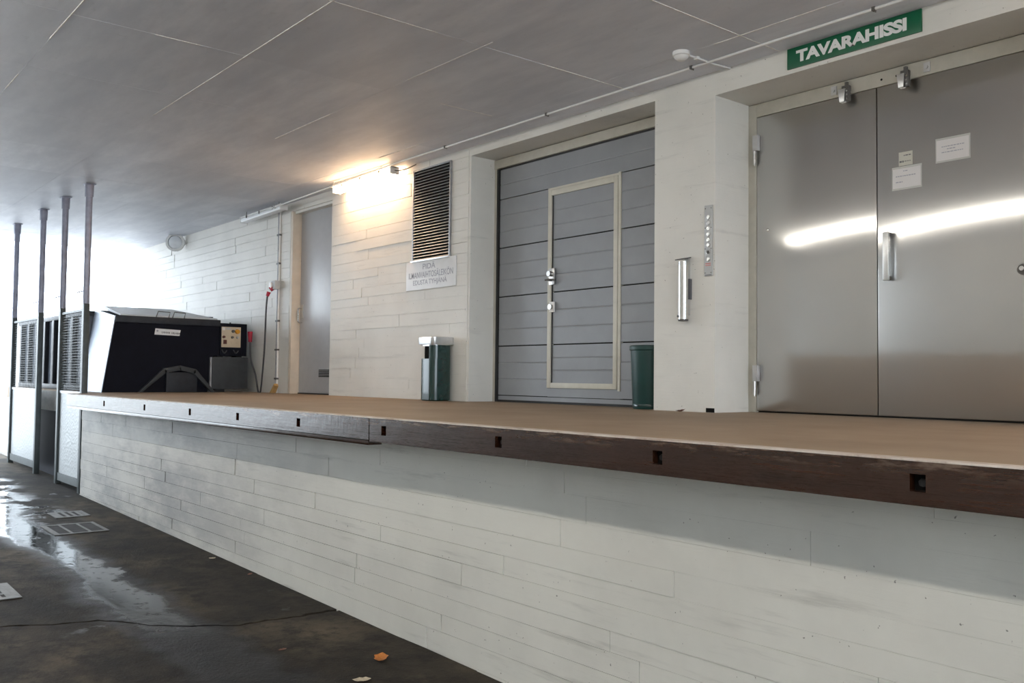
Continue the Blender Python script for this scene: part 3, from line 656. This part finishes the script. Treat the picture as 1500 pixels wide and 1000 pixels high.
# ================================================================== FENCE
PX = [-12.15, -13.28, -14.50, -16.22]; YPO = 3.15
nm = ['nearest tall grey pole at the end of the dock wall', 'second tall grey pole, left edge of the near plated panel', 'third tall grey pole, right edge of the far plated panel', 'farthest tall grey pole by the bright exit']
for x, l in zip(PX, nm):
    t = thing('steel_pole', (x, YPO, FZ(x)), l, 'pole', 'poles from driveway to ceiling')
    MB().box(x-.042, x+.042, YPO-.035, YPO+.035, FZ(x), H+.86).build('post_sleeve', 'post', t, bevel=.004)
    MB().cyl((x, YPO, H+.86), (x, YPO, ZC-.14), .040, seg=16).build('pipe', 'pole', t)
    MB().cyl((x, YPO, ZC-.16), (x, YPO, ZC-.012), .050, .054, seg=16).build('collar', 'pole', t)
    MB().box(x-.085, x+.085, YPO-.06, YPO+.06, ZC-.012, ZC-.003).build('flange', 'pole', t, bevel=.003)
    MB().tube([(x-.02, YPO-.03, H+1.02), (x-.06, YPO-.06, H+1.01), (x-.12, YPO-.08, H+1.0)], .008, 6).build('hook', 'pole', t)
def fence_panel(x0, x1, label):
    t = thing('fence_panel', ((x0+x1)/2, YPO, FZ(x0)), label, 'fence', 'plated fence panels beside the driveway')
    zb = FZ(x0)+.05; zm = H-.27; zt = H+.80
    MB().box(x0, x1, YPO-.006, YPO+.006, zb+.10, zm).build('plate', 'plate', t)
    MB().box(x0, x1, YPO-.02, YPO+.02, zb, zb+.10).build('bottom_rail', 'post', t)
    MB().box(x0, x1, YPO-.018, YPO+.018, zm, zm+.035).build('middle_rail', 'galv', t)
    MB().box(x0, x1, YPO-.018, YPO+.018, zt-.03, zt).build('top_rail', 'post', t)
    m = MB(); z = zm+.06
    while z < zt-.05: m.box(x0, x1, YPO-.002, YPO+.002, z-.002, z+.002); z += .035
    x = x0+.05
    while x < x1: m.box(x-.002, x+.002, YPO+.002, YPO+.006, zm+.035, zt-.03); x += .06
    o = m.build('wire_mesh', 'post', t); o['kind'] = 'stuff'
fence_panel(PX[1]+.045, PX[0]-.045, 'near plated fence panel with wire mesh above, against the dock wall')
fence_panel(PX[3]+.045, PX[2]-.045, 'far plated fence panel with wire mesh above, by the exit')

# ================================================================== COMPACTOR
XC = -12.6; XB = -13.55
cm = thing('waste_compactor', (-13.1, 4.3, ZP), 'black waste compactor with control box at the far end of the platform', 'compactor')
def yz(x, dz=0.): return [(x, 3.49, ZP), (x, 3.64, H+.75+dz), (x, 5.04, H+.75+dz), (x, 5.04, H+.26), (x, 4.95, H+.26), (x, 4.88, ZP)]
mb = MB(); A = yz(XC); B = yz(XB, .13); mb.add(A+B, [(0, 1, 2, 3, 4, 5), (11, 10, 9, 8, 7, 6)] + [(i, i+6, (i+1) % 6+6, (i+1) % 6) for i in range(6)]); mb.build('hopper', 'body', cm)
MB().add([(XC+.004, 3.488, ZP), (XC+.004, 3.636, H+.752), (XB, 3.636, H+.884), (XB, 3.484, ZP), (XC+.004, 3.480, ZP), (XC+.004, 3.626, H+.756), (XB, 3.626, H+.890), (XB, 3.476, ZP)],
         [(0, 1, 2, 3), (7, 6, 5, 4), (0, 4, 5, 1), (1, 5, 6, 2), (2, 6, 7, 3), (3, 7, 4, 0)]).build('side_sheet', 'side', cm)
MB().box(XC, XC+.025, 3.63, 5.045, H+.675, H+.765).build('rim', 'bodylip', cm, bevel=.004)
MB().add([(XC-.03, 3.70, H+.765), (XC-.03, 5.02, H+.765), (XB, 4.95, H+.90), (XB, 3.75, H+.90), (XC-.03, 3.70, H+.785), (XC-.03, 5.02, H+.785), (XB, 4.70, H+.945), (XB, 3.75, H+.945)],
         [(3, 2, 1, 0), (4, 5, 6, 7), (0, 1, 5, 4), (1, 2, 6, 5), (2, 3, 7, 6), (3, 0, 4, 7)]).build('lid', 'lid', cm)
for y0, y1 in ((4.165, 4.335), (4.385, 4.545)):
    MB().tube([(XC-.02, y0, H+.765), (XC-.03, y0+.03, H+.845), (XC-.03, y1+.02, H+.838), (XC-.02, y1, H+.765)], .007, 8).build('lid_handle', 'clip', cm)
npl = MB().add([(XC+.004, 4.140, H+.528), (XC+.004, 4.478, H+.520), (XC+.004, 4.492, H+.600), (XC+.004, 4.152, H+.612), (XC, 4.140, H+.528), (XC, 4.478, H+.520), (XC, 4.492, H+.600), (XC, 4.152, H+.612)],
         [(0, 1, 2, 3), (7, 6, 5, 4), (0, 4, 5, 1), (1, 5, 6, 2), (2, 6, 7, 3), (3, 7, 4, 0)]).build('name_plate', 'signplate', cm)
def pc_(u, v, d): return (XC+.0045+d, u, v)
for (u0, u1, v0, v1) in ((4.165, 4.190, H+.570, H+.592),): MB().lathe((XC+.0045, 4.178, H+.580), [(.014, 0), (.014, .001), (.0, .0012)], (1, 0, 0), 14).build('emblem', 'ink', npl)
u = 4.235
for k, wd_ in enumerate((.012, .020, .022, .022, .020, .0, .010, .016, .012, .022, .014, .022)):
    if wd_: 
        z = H+.562 - k*.0009
        m = MB(); m.box(XC+.0045, XC+.0055, u, u+.005, z-.013, z+.013)
        if wd_ > .013: m.box(XC+.0045, XC+.0055, u+wd_-.006, u+wd_-.001, z-.013, z+.013).box(XC+.0045, XC+.0055, u+.005, u+wd_-.006, z-.003, z+.003)
        else: m.box(XC+.0045, XC+.0055, u+.005, u+wd_-.001, z-.013, z-.008)
        m.build('print_mark', 'darkink', npl)
    u += wd_ + (.004 if wd_ else .018)
# bracket in front of the hopper
br = [(3.93, ZP), (4.26, H+.075), (4.48, H+.115), (4.70, H+.065), (4.97, ZP)]; mb = MB()
for i in range(4):
    (a0, c0), (a1, c1) = br[i], br[i+1]; dx, dz = a1-a0, c1-c0; L = math.hypot(dx, dz); nx, nz = -dz/L*.065, dx/L*.065
    mb.prism([(a0-.0, max(c0, ZP+.001)), (a1, max(c1, ZP+.001)), (a1-nx, max(c1-nz, ZP+.001)), (a0-nx, max(c0-nz, ZP+.001))], 'x', XC+.015, XC+.075)
mb.build('bracket', 'pump', cm, bevel=.003)
MB().box(XC+.002, XC+.05, 4.30, 4.72, ZP+.002, H+.02).build('ram_housing', 'bodylip', cm, bevel=.006)
cb = MB().box(XC-.32, XC, 5.05, 5.447, H+.265, H+.725).build('control_box', 'body', cm, bevel=.006)
pn = MB().box(XC, XC+.008, 5.070, 5.352, H+.385, H+.675).build('control_panel', 'panel', cb, bevel=.002)
XPn = XC+.008
for y, z, r, m in ((5.235, .615, .022, 'clip'), (5.300, .612, .036, 'orange'), (5.100, .530, .020, 'bstop'), (5.225, .528, .018, 'clip'), (5.300, .528, .018, 'fix')):
    MB().cyl((XPn, y, H+z), (XPn+.028, y, H+z), r, r*.85, seg=16).build('knob', m, cb)
MB().box(XPn, XPn+.02, 5.095, 5.140, H+.430, H+.490).build('switch', 'bstop', cb, bevel=.003)
for y in (5.225, 5.300): MB().lathe((XPn, y, H+.455), [(.016, 0), (.016, .004), (.012, .004)], (1, 0, 0), 14).build('indicator', 'panel', cb)
MB().box(XPn, XPn+.001, 5.080, 5.120, H+.625, H+.665).build('sticker', 'paper', cb); MB().box(XPn, XPn+.001, 5.13, 5.20, H+.635, H+.665).build('sticker', 'fix', cb)
MB().cyl((XC-.1, 5.235, H+.725), (XC-.1, 5.235, H+.745), .012, seg=8).build('gland', 'clip', cb)
for y in (5.11, 5.28): MB().tube(bez([(XC+.002, y-.03, H+.35), (XC+.02, y, H+.30), (XC+.01, y+.04, H+.34)], 5), .008, 6).build('latch_wire', 'pump', cb)
MB().cyl((XC-.15, 5.447, H+.56), (XC-.12, 5.48, H+.56), .038, seg=14).build('inlet', 'red', cb)
pb = MB().box(XC-.40, XC+.05, 4.93, 5.452, ZP+.045, H+.245).build('pump_box', 'pump', cm, bevel=.008)
MB().box(XC-.3, XC-.02, 5.0, 5.14, ZP+.001, ZP+.045).build('foot', 'black', pb); MB().box(XC-.28, XC-.1, 5.06, 5.14, H+.245, H+.265).build('spacer', 'black', pb); MB().box(XC-.28, XC-.1, 5.34, 5.42, H+.245, H+.265).build('spacer', 'black', pb)
MB().box(XC-.05, XC+.035, 4.905, 4.928, ZP+.002, H+.24).build('upright', 'galv', cm)
# container behind the compactor, along the fence
ct = thing('waste_container', (-15.3, 4.4, ZP), 'blue-grey ribbed waste container behind the tall poles', 'container')
MB().box(-17.75, -13.62, 3.56, 5.3, ZP+.08, H+.84).build('body', 'cont', ct, bevel=.01)
MB().box(-17.78, -13.60, 3.52, 5.34, H+.80, H+.87).build('top_rail', 'bodylip', ct, bevel=.006)
MB().box(-17.78, -13.60, 3.54, 5.32, ZP+.001, ZP+.08).build('skid', 'bodylip', ct, bevel=.006)
for k in range(8): MB().box(-17.54+k*.545, -17.42+k*.545, 3.50, 3.565, ZP+.08, H+.80).build('rib', 'bodylip', ct, bevel=.008)

# ================================================================== DRIVEWAY LAMPS, DRAINS, LITTER
for k in range(11):
    x0 = -11.2+k*1.62; x1 = x0+1.52; y = .45
    t = thing('ceiling_lamp', ((x0+x1)/2, y, ZC), 'white fluorescent tube lamp on the ceiling over the driveway, outside the view', 'lamp', 'ceiling tube lamps over the driveway')
    MB().box(x0, x1, y-.060, y+.060, ZC-.045, ZC-.004).build('housing', 'white', t, bevel=.004)
    MB().prism([(y-.050, ZC-.046), (y+.050, ZC-.046), (y+.042, ZC-.105), (y-.042, ZC-.105)], 'x', x0+.03, x1-.03).build('diffuser', 'tubewhite', t)
    for x in (x0+.015, x1-.03): MB().box(x, x+.015, y-.054, y+.054, ZC-.110, ZC-.045).build('end_cap', 'white', t)
def drain(name, x0, x1, y0, y1, nx, ny, label, m='iron', bar=.022, edge=None):
    xc = (x0+x1)/2; t = thing(name, (xc, (y0+y1)/2, FZ(xc)), label, 'drain', 'drain covers in the driveway')
    def q(mb, a0, a1, b0, b1, h): 
        mb.add([(a0, b0, FZ(a0)+.0005), (a1, b0, FZ(a1)+.0005), (a1, b1, FZ(a1)+.0005), (a0, b1, FZ(a0)+.0005), (a0, b0, FZ(a0)+h), (a1, b0, FZ(a1)+h), (a1, b1, FZ(a1)+h), (a0, b1, FZ(a0)+h)],
               [(3, 2, 1, 0), (4, 5, 6, 7), (0, 1, 5, 4), (1, 2, 6, 5), (2, 3, 7, 6), (3, 0, 4, 7)]); return mb
    e = edge or bar*1.4
    q(MB(), x0, x1, y0, y1, .003).build('plate', 'grit', t)
    f = MB(); q(f, x0, x0+e, y0, y1, .008); q(f, x1-e, x1, y0, y1, .008); q(f, x0+e, x1-e, y0, y0+e*1.6, .008); q(f, x0+e, x1-e, y1-e, y1, .008); f.build('rim', m, t)
    for k in range(1, ny): c = y0+(y1-y0)*k/ny; q(MB(), x0+e, x1-e, c-bar/2, c+bar/2, .0075).build('bar', m, t)
    for k in range(1, nx): c = x0+(x1-x0)*k/nx; q(MB(), c-bar/2, c+bar/2, y0+e, y1-e, .007).build('bar', m, t)
drain('drain_cover', -9.97, -9.40, 2.22, 2.71, 1, 3, 'square drain cover with three dark fields near the dock wall')
drain('drain_grate', -10.76, -10.38, 2.46, 2.80, 1, 5, 'smaller barred drain grate beyond the square cover', bar=.03)
drain('gully_grate', -7.62, -7.12, 1.02, 1.485, 3, 7, 'pale slotted gully grate at the left edge of the driveway', bar=.04, edge=.055)
def leaf(x, y, z, s, m, label, rz, curl=.5, name='fallen_leaf'):
    mb = MB(); n = 7; top = []; 
    prof = [0, .35, .62, .55, .72, .45, .02]
    vs = []; fs = []
    for i in range(n):
        u = i/(n-1)-.5
        for j, e in enumerate((-1, -.5, 0, .5, 1)):
            wv_ = prof[i]*.5*e; zz = curl*(.9*wv_*wv_ + .7*u*u*(1 if u > 0 else .4)) + .02*random.random()
            px, py = u, wv_
            vs.append((x+s*(px*math.cos(rz)-py*math.sin(rz)), y+s*(px*math.sin(rz)+py*math.cos(rz)), z+.002+s*zz))
    for i in range(n-1):
        for j in range(4): a = i*5+j; fs.append((a, a+1, a+6, a+5))
    k = len(vs); vs += [(p[0], p[1], p[2]+.0012) for p in vs]; fs += [tuple(reversed([i+k for i in f])) for f in fs]
    mb.add(vs, fs); o = mb.build(name, m); return tag(o, label, 'leaf')
leaf(-4.52, 2.79, FZ(-4.52), .115, 'leaf1', 'curled orange leaf on the driveway near the dock wall', 2.4, 1.1)
leaf(-4.285, 2.53, FZ(-4.285), .10, 'leaf2', 'pale dry leaf at the bottom edge of the driveway', .9, .5)
leaf(-7.62, 3.03, FZ(-7.62), .07, 'leaf2', 'small yellowish leaf at the foot of the dock wall', .4, .8)
leaf(-5.0, 2.42, FZ(-5), .05, 'leaf3', 'tiny brown leaf on the driveway left of the orange one', 1.4, .8)
leaf(-4.62, 5.50, ZP, .075, 'leaf3', 'crumpled brown leaf on the platform at the foot of the pillar', .5, 1.6)
leaf(-6.9, 3.05, FZ(-6.9), .05, 'leaf3', 'small brown leaf against the dock wall near the crack', 2.0, .9)
tag(MB().box(-4.452, -4.372, YW-.004, YW+.0005, ZP+.001, ZP+.034).build('drain_slot', 'void', bevel=.002), 'dark slot at the foot of the pillar by the lift recess', 'slot')
